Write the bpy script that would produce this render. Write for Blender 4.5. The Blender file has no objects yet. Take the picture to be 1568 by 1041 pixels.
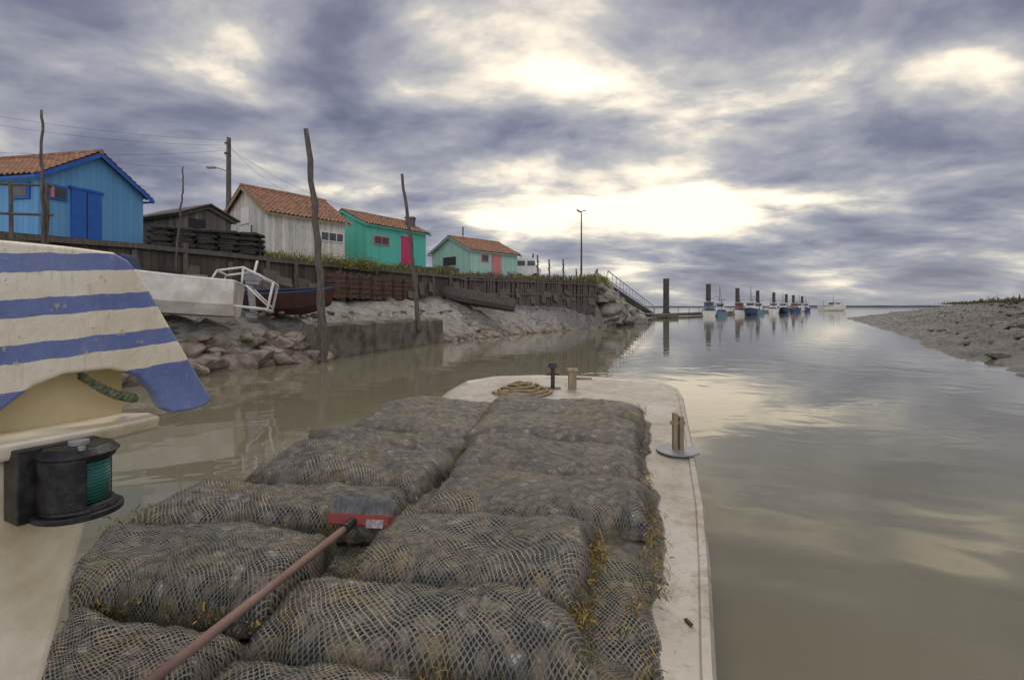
import bpy, math, random
from mathutils import Vector, noise, Matrix
random.seed(7)
R=random.uniform
scene=bpy.context.scene
col=scene.collection
# ------------------------------------------------------------------ helpers
def empty(name):
    e=bpy.data.objects.new(name,None); e.empty_display_size=0.3; col.objects.link(e); return e
def mesh(name,v,f,mat,parent=None,uv=None,smooth=False,mi=None):
    me=bpy.data.meshes.new(name); me.from_pydata([tuple(a) for a in v],[],f)
    mats=mat if isinstance(mat,(list,tuple)) else [mat]
    for m in mats: me.materials.append(m)
    if uv is not None:
        l=me.uv_layers.new(name='UVMap'); buf=[]
        for lp in me.loops: buf.extend(uv[lp.vertex_index])
        l.data.foreach_set('uv',buf)
    if smooth: me.polygons.foreach_set('use_smooth',[True]*len(me.polygons))
    if mi: me.polygons.foreach_set('material_index',mi)
    me.update()
    o=bpy.data.objects.new(name,me); col.objects.link(o)
    if parent: o.parent=parent
    return o
class Geo:
    def __init__(s): s.v=[];s.f=[];s.m=[]
    def add(s,v,f,m=0):
        n=len(s.v); s.v+= [tuple(a) for a in v]; s.f+=[tuple(i+n for i in q) for q in f]; s.m+=[m]*len(f)
    def box(s,c,sx,sy,sz,ax=(1,0,0),up=(0,0,1),m=0):
        ax=Vector(ax).normalized(); up=Vector(up).normalized(); ay=up.cross(ax).normalized(); up=ax.cross(ay); c=Vector(c)
        v=[c+ax*(sx/2*a)+ay*(sy/2*b)+up*(sz/2*d) for d in(-1,1) for b in(-1,1) for a in(-1,1)]
        s.add(v,[(0,2,3,1),(4,5,7,6),(0,1,5,4),(2,6,7,3),(0,4,6,2),(1,3,7,5)],m)
    def tube(s,pts,rad,n=8,m=0,cap=True):
        pts=[Vector(p) for p in pts]
        if not isinstance(rad,(list,tuple)): rad=[rad]*len(pts)
        v=[];f=[]
        ref=None
        for i,p in enumerate(pts):
            t=(pts[min(i+1,len(pts)-1)]-pts[max(i-1,0)]).normalized()
            if ref is None: ref=Vector((0,0,1)) if abs(t.z)<.9 else Vector((1,0,0))
            a=t.cross(ref).normalized(); b=t.cross(a).normalized()
            for k in range(n):
                an=2*math.pi*k/n; v.append(p+(a*math.cos(an)+b*math.sin(an))*rad[i])
        for i in range(len(pts)-1):
            for k in range(n):
                k2=(k+1)%n; f.append((i*n+k,i*n+k2,(i+1)*n+k2,(i+1)*n+k))
        if cap:
            f.append(tuple(range(n-1,-1,-1))); f.append(tuple((len(pts)-1)*n+k for k in range(n)))
        s.add(v,f,m)
    def obj(s,name,mats,parent=None,smooth=False): return mesh(name,s.v,s.f,mats,parent,None,smooth,s.m)
def lerp(a,b,t): return a+(b-a)*t
def fbm(x,y,z=0,o=4): return noise.fractal(Vector((x,y,z)),1.0,2.0,o)
# ------------------------------------------------------------------ materials
def mat_new(name):
    m=bpy.data.materials.new(name); m.use_nodes=True; nt=m.node_tree; nt.nodes.clear()
    out=nt.nodes.new('ShaderNodeOutputMaterial'); b=nt.nodes.new('ShaderNodeBsdfPrincipled'); nt.links.new(b.outputs[0],out.inputs[0])
    return m,nt,b,out
def math_n(nt,op,a,b=None,c=None):
    n=nt.nodes.new('ShaderNodeMath'); n.operation=op
    for i,x in enumerate((a,b,c)):
        if x is None: continue
        if isinstance(x,(int,float)): n.inputs[i].default_value=x
        else: nt.links.new(x,n.inputs[i])
    return n.outputs[0]
def ramp(nt,fac,stops):
    r=nt.nodes.new('ShaderNodeValToRGB'); els=r.color_ramp.elements
    while len(els)<len(stops): els.new(.5)
    for e,(p,c) in zip(els,stops): e.position=p; e.color=(*c,1) if len(c)==3 else c
    nt.links.new(fac,r.inputs[0]); return r.outputs[0]
def noise_n(nt,vec,scale,detail=6,rough=.6,dist=0):
    n=nt.nodes.new('ShaderNodeTexNoise'); n.inputs['Scale'].default_value=scale; n.inputs['Detail'].default_value=detail
    n.inputs['Roughness'].default_value=rough; n.inputs['Distortion'].default_value=dist
    if vec is not None: nt.links.new(vec,n.inputs['Vector'])
    return n
def mapping(nt,vec,scale=(1,1,1)):
    n=nt.nodes.new('ShaderNodeMapping'); n.inputs['Scale'].default_value=scale; nt.links.new(vec,n.inputs[0]); return n.outputs[0]
def mixc(nt,fac,a,b,mode='MIX'):
    n=nt.nodes.new('ShaderNodeMix'); n.data_type='RGBA'; n.blend_type=mode
    for i,x in ((0,fac),(6,a),(7,b)):
        if isinstance(x,(int,float)): n.inputs[i].default_value=x
        elif isinstance(x,tuple): n.inputs[i].default_value=(*x,1)
        else: nt.links.new(x,n.inputs[i])
    return n.outputs[2]
def bump(nt,h,bsdf,strength=.5,dist=.02):
    n=nt.nodes.new('ShaderNodeBump'); n.inputs['Strength'].default_value=strength; n.inputs['Distance'].default_value=dist
    nt.links.new(h,n.inputs['Height']); nt.links.new(n.outputs[0],bsdf.inputs['Normal'])
def texco(nt,w='Object'): return nt.nodes.new('ShaderNodeTexCoord').outputs[w]
def simple(name,c1,c2,scale=4,rough=.7,bs=.3,bd=.01,stretch=(1,1,1),spec=.3,contrast=(.35,.65)):
    m,nt,b,o=mat_new(name); v=mapping(nt,texco(nt),stretch); n=noise_n(nt,v,scale,8,.65)
    c=ramp(nt,n.outputs[0],[(contrast[0],c1),(contrast[1],c2)]); nt.links.new(c,b.inputs['Base Color'])
    b.inputs['Roughness'].default_value=rough; b.inputs['Specular IOR Level'].default_value=spec
    n2=noise_n(nt,v,scale*4,6,.7); bump(nt,n2.outputs[0],b,bs,bd); return m
def plank(name,c1,c2,w=.16,rough=.75,gap=.35,stain=(.12,.1,.08),stainamt=.5):
    m,nt,b,o=mat_new(name); uv=texco(nt,'UV'); s=nt.nodes.new('ShaderNodeSeparateXYZ'); nt.links.new(uv,s.inputs[0])
    u=math_n(nt,'DIVIDE',s.outputs[0],w); fl=math_n(nt,'FLOOR',u); fr=math_n(nt,'FRACT',u)
    wn=nt.nodes.new('ShaderNodeTexWhiteNoise'); wn.noise_dimensions='1D'; nt.links.new(fl,wn.inputs['W'])
    base=mixc(nt,wn.outputs[0],c1,c2)
    st=noise_n(nt,mapping(nt,uv,(9,1.6,1)),1.6,8,.7)
    sf=ramp(nt,st.outputs[0],[(.48,(0,0,0)),(.78,(stainamt,)*3)])
    base=mixc(nt,sf,base,stain)
    d=math_n(nt,'ABSOLUTE',math_n(nt,'SUBTRACT',fr,.5)); g=ramp(nt,d,[(.455,(0,0,0)),(.49,(1,1,1))])
    base=mixc(nt,math_n(nt,'MULTIPLY',g,gap),base,(.02,.02,.02))
    nt.links.new(base,b.inputs['Base Color']); b.inputs['Roughness'].default_value=rough; b.inputs['Specular IOR Level'].default_value=.25
    h=math_n(nt,'ADD',math_n(nt,'MULTIPLY',g,-1.0),math_n(nt,'MULTIPLY',st.outputs[0],.4)); bump(nt,h,b,.6,.015); return m
M={}
M['white_plank']=plank('weathered_white_planks',(.70,.67,.58),(.48,.46,.41),.17,stainamt=.7,gap=.55)
M['blue_plank']=plank('blue_painted_planks',(.12,.31,.53),(.14,.35,.59),.2,gap=.2,stainamt=.4,stain=(.09,.20,.32))
M['green_plank']=plank('seagreen_painted_planks',(.10,.46,.35),(.12,.52,.40),.2,gap=.22,stainamt=.4,stain=(.07,.26,.19))
M['mint_plank']=plank('mint_painted_planks',(.32,.52,.44),(.40,.59,.51),.17,gap=.4,stainamt=.6,stain=(.25,.3,.26))
M['dark_plank']=plank('bare_dark_planks',(.19,.165,.14),(.08,.07,.06),.15,gap=.9,stainamt=.5)
M['quay_wood']=plank('tarred_quay_planks',(.11,.09,.065),(.045,.038,.033),.24,gap=.8,stainamt=.7,stain=(.15,.13,.09))
M['blue_paint']=simple('royal_blue_paint',(.02,.10,.38),(.03,.13,.46),3,.5,.2)
M['pink_paint']=simple('magenta_red_paint',(.46,.03,.10),(.54,.05,.14),3,.5,.2)
M['rose_paint']=simple('faded_rose_paint',(.52,.16,.17),(.58,.22,.22),3,.6,.2)
M['white_paint']=simple('white_paint',(.74,.73,.68),(.58,.57,.53),6,.5,.2)
M['glass']=simple('dark_window_glass',(.04,.05,.06),(.08,.09,.1),2,.12,.02)
M['tile']=simple('terracotta_tiles',(.38,.195,.11),(.18,.115,.08),4,.85,.6,.02,contrast=(.38,.62))
M['wood']=simple('weathered_wood',(.17,.145,.12),(.065,.055,.047),4,.85,.8,.02,(6,6,.8))
M['pale_wood']=simple('pale_wood',(.38,.31,.18),(.20,.16,.1),4,.8,.6,.02,(6,6,.8))
M['brown_wood']=simple('broom_handle_wood',(.27,.18,.14),(.15,.095,.075),5,.6,.3,.003)
M['dark_metal']=simple('dark_metal',(.03,.03,.033),(.06,.055,.05),6,.5,.3)
M['galv']=simple('galvanised_metal',(.3,.31,.32),(.2,.2,.2),6,.4,.2)
M['black']=simple('black_plastic',(.012,.012,.013),(.03,.03,.03),20,.35,.2,.002)
M['scuffed_black']=simple('scuffed_black_housing',(.010,.010,.011),(.06,.058,.055),30,.4,.4,.002,contrast=(.45,.8))
M['rope']=simple('rope_fibre',(.36,.27,.14),(.2,.15,.08),40,.9,.8,.004)
M['green_rope']=simple('green_rope_fibre',(.08,.12,.05),(.25,.25,.16),60,.9,.8,.004)
M['concrete']=simple('stained_concrete',(.19,.165,.125),(.055,.052,.04),1.6,.85,.9,.05)
M['rock']=simple('muddy_rock',(.33,.27,.205),(.09,.078,.055),2.6,.7,1,.06,spec=.4)
M['rock2']=simple('riprap_limestone',(.36,.33,.28),(.10,.09,.075),1.2,.8,1,.05)
M['hull_white']=simple('dirty_white_hull',(.86,.84,.78),(.58,.54,.46),2.2,.4,.2,contrast=(.25,.6))
M['hull_blue']=simple('dark_blue_hull',(.02,.035,.07),(.04,.055,.10),3,.4,.2)
M['hull_red']=simple('red_brown_hull',(.10,.035,.028),(.045,.03,.028),3,.6,.3)
M['earth']=simple('quay_earth',(.20,.18,.13),(.09,.10,.04),.8,.95,1,.05)
M['salt_grass']=simple('marsh_grass_ground',(.10,.10,.045),(.15,.13,.075),.5,.95,1,.1)
M['pile']=simple('piling_wood',(.10,.095,.085),(.04,.037,.035),2,.8,.5,.02,(3,3,.6))
M['net_dark']=simple('stacked_bags_mesh',(.09,.085,.07),(.015,.015,.015),22,.8,1,.04)
M['rust']=simple('rust_board',(.15,.085,.055),(.06,.045,.035),5,.9)

def mud(name,c1,c2,c3,rough=(.3,.62),sc=1.0,bs=1,bd=.12,voro=.5):
    m,nt,b,o=mat_new(name); v=texco(nt); n=noise_n(nt,mapping(nt,v,(1,1,2)),.55*sc,10,.68,.5); n2=noise_n(nt,v,5*sc,8,.7); n4=noise_n(nt,v,1.4*sc,6,.7,.4)
    c=ramp(nt,n.outputs[0],[(.3,c1),(.45,c2),(.68,c3)]); c=mixc(nt,ramp(nt,n2.outputs[0],[(.4,(.7,)*3),(.52,(0,0,0))]),c,c1)
    c=mixc(nt,ramp(nt,n4.outputs[0],[(.36,(.85,)*3),(.46,(0,0,0))]),c,tuple(x*.6 for x in c1))
    nt.links.new(c,b.inputs['Base Color'])
    r=nt.nodes.new('ShaderNodeMapRange'); r.inputs[1].default_value=.38; r.inputs[2].default_value=.56; r.inputs[3].default_value=rough[0]; r.inputs[4].default_value=rough[1]
    nt.links.new(n4.outputs[0],r.inputs[0]); nt.links.new(r.outputs[0],b.inputs['Roughness'])
    vo=nt.nodes.new('ShaderNodeTexVoronoi'); vo.inputs['Scale'].default_value=2.6*sc; nt.links.new(v,vo.inputs['Vector'])
    h=math_n(nt,'ADD',math_n(nt,'ADD',n2.outputs[0],math_n(nt,'MULTIPLY',n4.outputs[0],1.2)),math_n(nt,'MULTIPLY',vo.outputs[0],voro)); bump(nt,h,b,bs,bd); return m
M['mud']=mud('wet_tidal_mud',(.115,.106,.09),(.235,.222,.195),(.33,.315,.28),(.16,.48),bd=.13,voro=.3)
M['mud_r']=mud('dark_tidal_mud',(.065,.06,.05),(.165,.152,.13),(.25,.23,.20),(.25,.55),.7,1,.24,.5)
# water
m,nt,b,o=mat_new('silty_channel_water'); M['water']=m
v=texco(nt)
n0=noise_n(nt,v,.09,4,.5,.6)
nt.links.new(ramp(nt,n0.outputs[0],[(.3,(.145,.136,.088)),(.7,(.180,.169,.118))]),b.inputs['Base Color'])
b.inputs['IOR'].default_value=1.33; b.inputs['Roughness'].default_value=.03; b.inputs['Specular IOR Level'].default_value=.5
w1=noise_n(nt,mapping(nt,v,(1,1.2,1)),.7,2,.5,.8); w2=noise_n(nt,mapping(nt,v,(1,.7,1)),5.5,3,.5,.4); w3=noise_n(nt,v,.16,3,.5,1.2)
amp=ramp(nt,w3.outputs[0],[(.42,(.1,)*3),(.65,(1,1,1))])
wv=nt.nodes.new('ShaderNodeTexWave'); wv.wave_type='RINGS'; wv.rings_direction='Z'; wv.inputs['Scale'].default_value=.42; wv.inputs['Distortion'].default_value=3.5; wv.inputs['Detail'].default_value=2; wv.inputs['Detail Scale'].default_value=.8
mp=nt.nodes.new('ShaderNodeMapping'); mp.inputs['Location'].default_value=(.5,1.5,0); nt.links.new(v,mp.inputs[0]); nt.links.new(mp.outputs[0],wv.inputs[0])
ln_=nt.nodes.new('ShaderNodeVectorMath'); ln_.operation='LENGTH'; nt.links.new(mp.outputs[0],ln_.inputs[0])
fade=ramp(nt,math_n(nt,'DIVIDE',ln_.outputs['Value'],12.0),[(.2,(1,1,1)),(.75,(0,0,0))])
h=math_n(nt,'ADD',math_n(nt,'MULTIPLY',w1.outputs[0],.8),math_n(nt,'MULTIPLY',math_n(nt,'MULTIPLY',w2.outputs[0],amp),.16))
h=math_n(nt,'ADD',h,math_n(nt,'MULTIPLY',math_n(nt,'MULTIPLY',wv.outputs[1],fade),.5))
bump(nt,h,b,.38,.032)

# ------------------------------------------------------------------ world
w=bpy.data.worlds.new('World'); scene.world=w; w.use_nodes=True; nt=w.node_tree; nt.nodes.clear()
SUN_AZ=math.radians(11); SUN_EL=math.radians(56)
out=nt.nodes.new('ShaderNodeOutputWorld'); sky=nt.nodes.new('ShaderNodeTexSky'); sky.sky_type='NISHITA'; sky.sun_disc=False
sky.sun_elevation=SUN_EL; sky.sun_rotation=SUN_AZ
bg1=nt.nodes.new('ShaderNodeBackground'); bg1.inputs[1].default_value=.1; nt.links.new(sky.outputs[0],bg1.inputs[0])
bg2=nt.nodes.new('ShaderNodeBackground'); bg2.inputs[1].default_value=1.0
g=texco(nt,'Generated'); s=nt.nodes.new('ShaderNodeSeparateXYZ'); nt.links.new(g,s.inputs[0])
X,Y,Z=s.outputs
zc=math_n(nt,'ADD',math_n(nt,'MAXIMUM',Z,0.0),.20)
cx=math_n(nt,'DIVIDE',X,zc); cy=math_n(nt,'DIVIDE',Y,zc)
cmb=nt.nodes.new('ShaderNodeCombineXYZ'); nt.links.new(cx,cmb.inputs[0]); nt.links.new(cy,cmb.inputs[1]); cmb.inputs[2].default_value=8.4
n1=noise_n(nt,mapping(nt,cmb.outputs[0],(.9,1.15,1)),1.75,12,.54,.2)
n2=noise_n(nt,mapping(nt,cmb.outputs[0],(.5,1.0,1)),.7,3,.5,.1)
def blob(dv,kx,kz,a):
    d=Vector(dv).normalized()
    ex=math_n(nt,'MULTIPLY',math_n(nt,'SUBTRACT',X,d.x),kx); ez=math_n(nt,'MULTIPLY',math_n(nt,'SUBTRACT',Z,d.z),kz)
    e=math_n(nt,'POWER',2.718,math_n(nt,'MULTIPLY',math_n(nt,'ADD',math_n(nt,'MULTIPLY',ex,ex),math_n(nt,'MULTIPLY',ez,ez)),-1.0))
    return math_n(nt,'MULTIPLY',math_n(nt,'MULTIPLY',e,math_n(nt,'GREATER_THAN',Y,0.0)),a)
f=math_n(nt,'ADD',math_n(nt,'MULTIPLY',n1.outputs[0],.85),math_n(nt,'MULTIPLY',n2.outputs[0],.15))
for dv,kx,kz,a in (((.19,1,.190),5.0,17,.30),((.36,1,.19),9,26,.06),((-.10,1,.255),10,30,.08),((-.579,1,.51),13,18,.10),((-.184,1,.574),16,20,.08),((.135,1,.453),10,24,.12),((.62,1,.42),4,9,.045),((-.15,1,.42),7,25,.06),
   ((-.36,1,.50),6,10,-.06),((.33,1,.58),5,12,-.06),((-.05,1,.34),6,22,-.05),((.42,1,.30),4,20,-.03),((-.55,1,.33),6,14,-.03),((.80,1,.20),5,22,.05)):
    f=math_n(nt,'ADD',f,blob(dv,kx,kz,a))
cc=ramp(nt,f,[(.35,(.125,.127,.20)),(.43,(.215,.22,.295)),(.51,(.37,.37,.425)),(.575,(.60,.575,.54)),(.68,(1.5,1.28,.98))])
hz=math_n(nt,'POWER',2.718,math_n(nt,'DIVIDE',math_n(nt,'MAXIMUM',Z,0.0),-.045))
cc=mixc(nt,math_n(nt,'MULTIPLY',hz,.8),cc,(.36,.37,.415))
back=math_n(nt,'ADD',1.0,math_n(nt,'MULTIPLY',math_n(nt,'MAXIMUM',math_n(nt,'MULTIPLY',Y,-1.0),0.0),3.0))  # unseen clouds behind the camera boosted, added fill for surfaces facing it
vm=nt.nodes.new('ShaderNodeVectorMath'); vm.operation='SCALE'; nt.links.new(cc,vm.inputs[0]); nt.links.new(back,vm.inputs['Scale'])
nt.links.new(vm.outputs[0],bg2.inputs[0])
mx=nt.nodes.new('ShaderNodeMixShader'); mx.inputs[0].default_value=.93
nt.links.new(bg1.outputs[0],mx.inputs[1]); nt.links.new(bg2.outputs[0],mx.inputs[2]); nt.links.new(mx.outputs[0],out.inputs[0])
L=bpy.data.lights.new('sun','SUN'); L.energy=1.35; L.angle=math.radians(18); L.color=(1,.89,.74)
lo=bpy.data.objects.new('sun',L); col.objects.link(lo)
sd=Vector((math.sin(SUN_AZ)*math.cos(SUN_EL),math.cos(SUN_AZ)*math.cos(SUN_EL),math.sin(SUN_EL)))
lo.rotation_euler=sd.to_track_quat('Z','Y').to_euler()
# ------------------------------------------------------------------ camera
cam=bpy.data.cameras.new('camera'); co=bpy.data.objects.new('camera',cam); col.objects.link(co); scene.camera=co
cam.lens=18; cam.sensor_width=36; cam.clip_end=9000; cam.clip_start=.05; cam.shift_y=-.0322
co.location=(0,0,1.7); co.rotation_euler=(math.radians(90),0,0)
scene.view_settings.view_transform='Standard'; scene.view_settings.look='None'; scene.view_settings.exposure=0

# ------------------------------------------------------------------ terrain
mesh('seabed_ground',[(-5000,-800,-1.6),(5000,-800,-1.6),(5000,7000,-1.6),(-5000,7000,-1.6)],[(0,1,2,3)],M['mud_r'])
mesh('water',[(-5000,-800,0),(5000,-800,0),(5000,7000,0),(-5000,7000,0)],[(0,1,2,3)],M['water'])
def loft(name,pairs,mat,NU,NV,prof,amp,seed=0,gul=.9):
    segs=[0]
    for a,b in zip(pairs,pairs[1:]): segs.append(segs[-1]+max(.5,(Vector(b[0])-Vector(a[0])).length**.6))
    v=[];f=[]
    for i in range(NU+1):
        s_=segs[-1]*i/NU; k=0
        while k<len(segs)-2 and s_>segs[k+1]: k+=1
        t=(s_-segs[k])/(segs[k+1]-segs[k]); A=pairs[k];B=pairs[k+1]
        e=Vector(A[0]).lerp(Vector(B[0]),t); q=Vector(A[1]).lerp(Vector(B[1]),t); zf=lerp(A[2],B[2],t); pw=lerp(A[3],B[3],t)
        d=(q-e).normalized()
        for j in range(NV+1):
            vv=j/NV*1.15-.15
            if vv<0: p=e+d*(vv/.15*3.0); z=-1.3*(-vv/.15)
            else: p=e.lerp(q,vv); z=prof(vv,zf,pw)
            am=amp*min(1,.35+max(vv,0)*2)
            z+=am*fbm(p.x*.45,p.y*.45,seed,6)+am*.55*fbm(p.x*1.7,p.y*1.7,seed+5,4)
            gv=abs(noise.noise(Vector((p.x*.5+seed,p.y*.5,2.2)))); z-=am*gul*max(0,1-gv*7)*min(1,max(vv,0)*4)
            v.append((p.x,p.y,z))
    n=NV+1
    for i in range(NU):
        for j in range(NV): f.append((i*n+j,i*n+j+1,(i+1)*n+j+1,(i+1)*n+j))
    return mesh(name,v,f,mat,None,None,True)
LP=[((-12,-30),(-19,-30),1.9,1.6),((-10.5,0),(-17,2),1.9,1.6),((-9.2,8),(-16.5,9.5),1.9,1.8),((-8.0,12.6),(-14.5,13.8),1.8,3.0),((-6.8,15.3),(-12.4,16.8),1.8,2.8),
 ((-5.6,18.2),(-10.1,21),1.9,2.2),((-3.6,24.4),(-7.5,28),2.2,1.5),((0.2,32),(-3.2,34.2),2.3,1.2),((3.6,36.5),(1.8,38),2.0,1.2),((8.3,44.5),(6.7,42.6),2.0,1.1),
 ((13,53),(8,49),3.6,1.0),((19.5,75),(9,66),3.7,1.0),((14,98),(6,90),3.7,1),((-60,145),(-65,130),3.7,1)]
loft('mud_bank_ground',LP,M['mud'],560,90,lambda v,zf,p: zf*(1-(1-v)**p),.17)
Q=[Vector(p[1]) for p in LP]; QZ=3.8
v=[(p.x,p.y,QZ) for p in Q]+[(-400,400,QZ),(-400,-30,QZ)]
mesh('quay_ground',v,[tuple(range(len(v)))],M['earth'])
v=[];uv=[];f=[];acc=0
for i,p in enumerate(Q):
    if i: acc+=(p-Q[i-1]).length
    v+=[(p.x,p.y,.9),(p.x,p.y,QZ-.004)]; uv+=[(acc,0),(acc,2.6)]
    if i: f.append((2*i-2,2*i,2*i+1,2*i-1))
qw=empty('quay_retaining_wall')
mesh('planking',v,f,M['quay_wood'],qw,uv)
G=Geo()
for i in range(2,10):
    a,b_=Q[i],Q[i+1]; n=max(2,int((b_-a).length/1.4)); dr=(b_-a).normalized(); nr=Vector((dr.y,-dr.x))
    for k in range(n):
        p=a.lerp(b_,k/n)+nr*.12; G.tube([(p.x,p.y,.8),(p.x+R(-.05,.05),p.y,3.8+R(-.5,.25))],.09,7)
    c=(a+b_)/2+nr*.1; G.box((c.x,c.y,QZ-.12),(b_-a).length+.1,.16,.16,(dr.x,dr.y,R(-.02,.02)))
    for k in range(n*3):
        p=a.lerp(b_,random.random())+nr*R(.15,.5); z=R(1.9,2.6); G.box((p.x,p.y,z+.3),R(.05,.9),.05,R(.3,1.1),(dr.x,dr.y,R(-.3,.3)),(nr.x*R(-.4,0),nr.y*R(-.4,0),1))
G.obj('posts_and_capping',[M['wood']],qw)
RP=[((13,-40),(25,-40),2.2,1.1),((12.0,0),(25,2),2.2,1.1),((12.4,12.3),(27,14),2.3,1.1),((17,20.5),(33,25),2.3,1.1),((22.8,29.6),(42,38),2.3,1.1),((36,52),(60,62),2.3,1.1),
 ((51,78),(82,92),2.2,1.1),((75,105),(120,120),2.2,1),((140,150),(240,160),2.2,1)]
loft('right_mud_bank_ground',RP,M['mud_r'],440,100,lambda v,zf,p: zf*(v**p),.42,seed=11)
v=[(p[1][0],p[1][1],2.22) for p in RP]+[(900,160,2.22),(900,-40,2.22)]
mesh('marsh_ground',v,[tuple(range(len(v)-1,-1,-1))],M['salt_grass'])
v=[];f=[]
for i in range(121):
    x=-800+i*35; h=5+4*abs(fbm(i*.15,0))+ (3 if 60<i<90 else 0); v+=[(x,2300,-1),(x,2300,h),(x,2500,h*.8)]
    if i: k=3*i; f+=[(k-3,k,k+1,k-2),(k-2,k+1,k+2,k-1)]
mesh('distant_coast_hills',v,f,simple('distant_coast_scrub',(.10,.12,.12),(.14,.15,.15),.01,.9))
# ------------------------------------------------------------------ rocks
import bmesh
bm=bmesh.new(); bmesh.ops.create_icosphere(bm,subdivisions=3,radius=1); ICO_V=[x.co.copy() for x in bm.verts]; ICO_F=[tuple(q.index for q in fa.verts) for fa in bm.faces]; bm.free()
def rock(G,c,r,flat=.7):
    sd_=R(0,100); rot=Matrix.Rotation(R(0,6.28),3,'Z')@Matrix.Rotation(R(-.4,.4),3,'X'); sc=Vector((R(.8,1.45),R(.8,1.2),R(flat*.75,flat*1.15)))
    pl=[(Vector((random.gauss(0,1),random.gauss(0,1),random.gauss(0,1))).normalized(),R(.5,.85)) for _ in range(9)]
    vs=[]
    for p in ICO_V:
        q=p*(1+.12*noise.noise(p*2.3+Vector((sd_,0,0))))
        for nn,dd in pl:
            ex=q.dot(nn)-dd
            if ex>0: q=q-nn*ex*.93
        q=q*(1+.05*noise.noise(p*6+Vector((0,sd_,0))))
        q=Vector((q.x*sc.x,q.y*sc.y,q.z*sc.z)); vs.append(rot@q*r*1.2+Vector(c))
    G.add(vs,ICO_F)
def along(pts,t):
    t=t*(len(pts)-1); k=min(int(t),len(pts)-2); return Vector(pts[k]).lerp(Vector(pts[k+1]),t-k)
G=Geo()
for i in range(120):
    t=random.random(); p=along([(-9.0,9.5),(-8.1,12.4),(-6.9,15.2),(-6.1,16.3)],t); k=random.random()
    rock(G,(p.x-k*.9+R(-.15,.3),p.y+k*.3,k*.90-.05+R(-.05,.05)),R(.14,.50)*(1.15-.45*k),.6)
G.obj('shore_rocks',[M['rock']])
G=Geo()
for i in range(300):
    t=random.random(); p=along([(-3.5,24.6),(-1.5,28.6),(.2,32),(3.6,36.5),(8.3,44.5)],t); k=random.random()**1.8
    rock(G,(p.x-k*1.5+R(-.2,.2),p.y+k*.8,k*.8-.05),R(.08,.34))
for i in range(90):
    p=along([(-6.9,18.5),(-8.5,18),(-5,26),(-2.5,31)],random.random()); rock(G,(p.x+R(-1.5,.8),p.y+R(-1,1),1.33+R(0,.2)),R(.04,.13))
G.obj('scattered_channel_stones',[M['rock']])
G=Geo()
for i in range(230):
    t=random.random(); e=along([(8.3,44.5),(13,53),(19.5,75),(14,98)],t); q=along([(6.9,43),(8,49),(9,66),(6,90)],t); k=random.random()
    p=e.lerp(q,k); rock(G,(p.x,p.y,3.9*k+R(0,.2)),R(.45,1.0))
G.obj('riprap_breakwater',[M['rock2']])
G=Geo()
for i in range(300):
    t=random.random(); e=along([(12.4,12.3),(17,20.5),(22.8,29.6),(36,52)],t); q=along([(27,14),(33,25),(42,38),(60,62)],t); k=random.random()**.7
    p=e.lerp(q,k*.97+.02); rock(G,(p.x,p.y,2.3*(k**1.1)+.03),R(.06,.28)*(1+k),.45)
rock(G,(19.0,20.9,.28),.4,.5)
G.obj('mud_clods',[M['mud_r']])
N=60
vs=[];fs=[]
for i in range(N+1):
    t=i/N; bx=lerp(-6.15,-3.3,t); by=lerp(16.0,24.4,t); nx,ny=.947,-.32
    w_=.08*fbm(t*9,1)
    pr=[(0.12,-1.0),(.10+w_,.1),(.03+.07*fbm(t*14,5),.55),(0+w_,1.08+.05*fbm(t*12,8)),(-.08,1.16+.05*fbm(t*20,3)),(-.5,1.18+.04*fbm(t*16,9)),(-.55,.2)]
    for a,z in pr: vs.append((bx+nx*a,by+ny*a,z))
    if i:
        for k in range(6): o_=i*7+k; fs.append((o_-7,o_,o_+1,o_-6))
fs+=[tuple(range(7)),tuple(N*7+k for k in range(6,-1,-1))]
mesh('concrete_sill_wall',vs,fs,M['concrete'])
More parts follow.
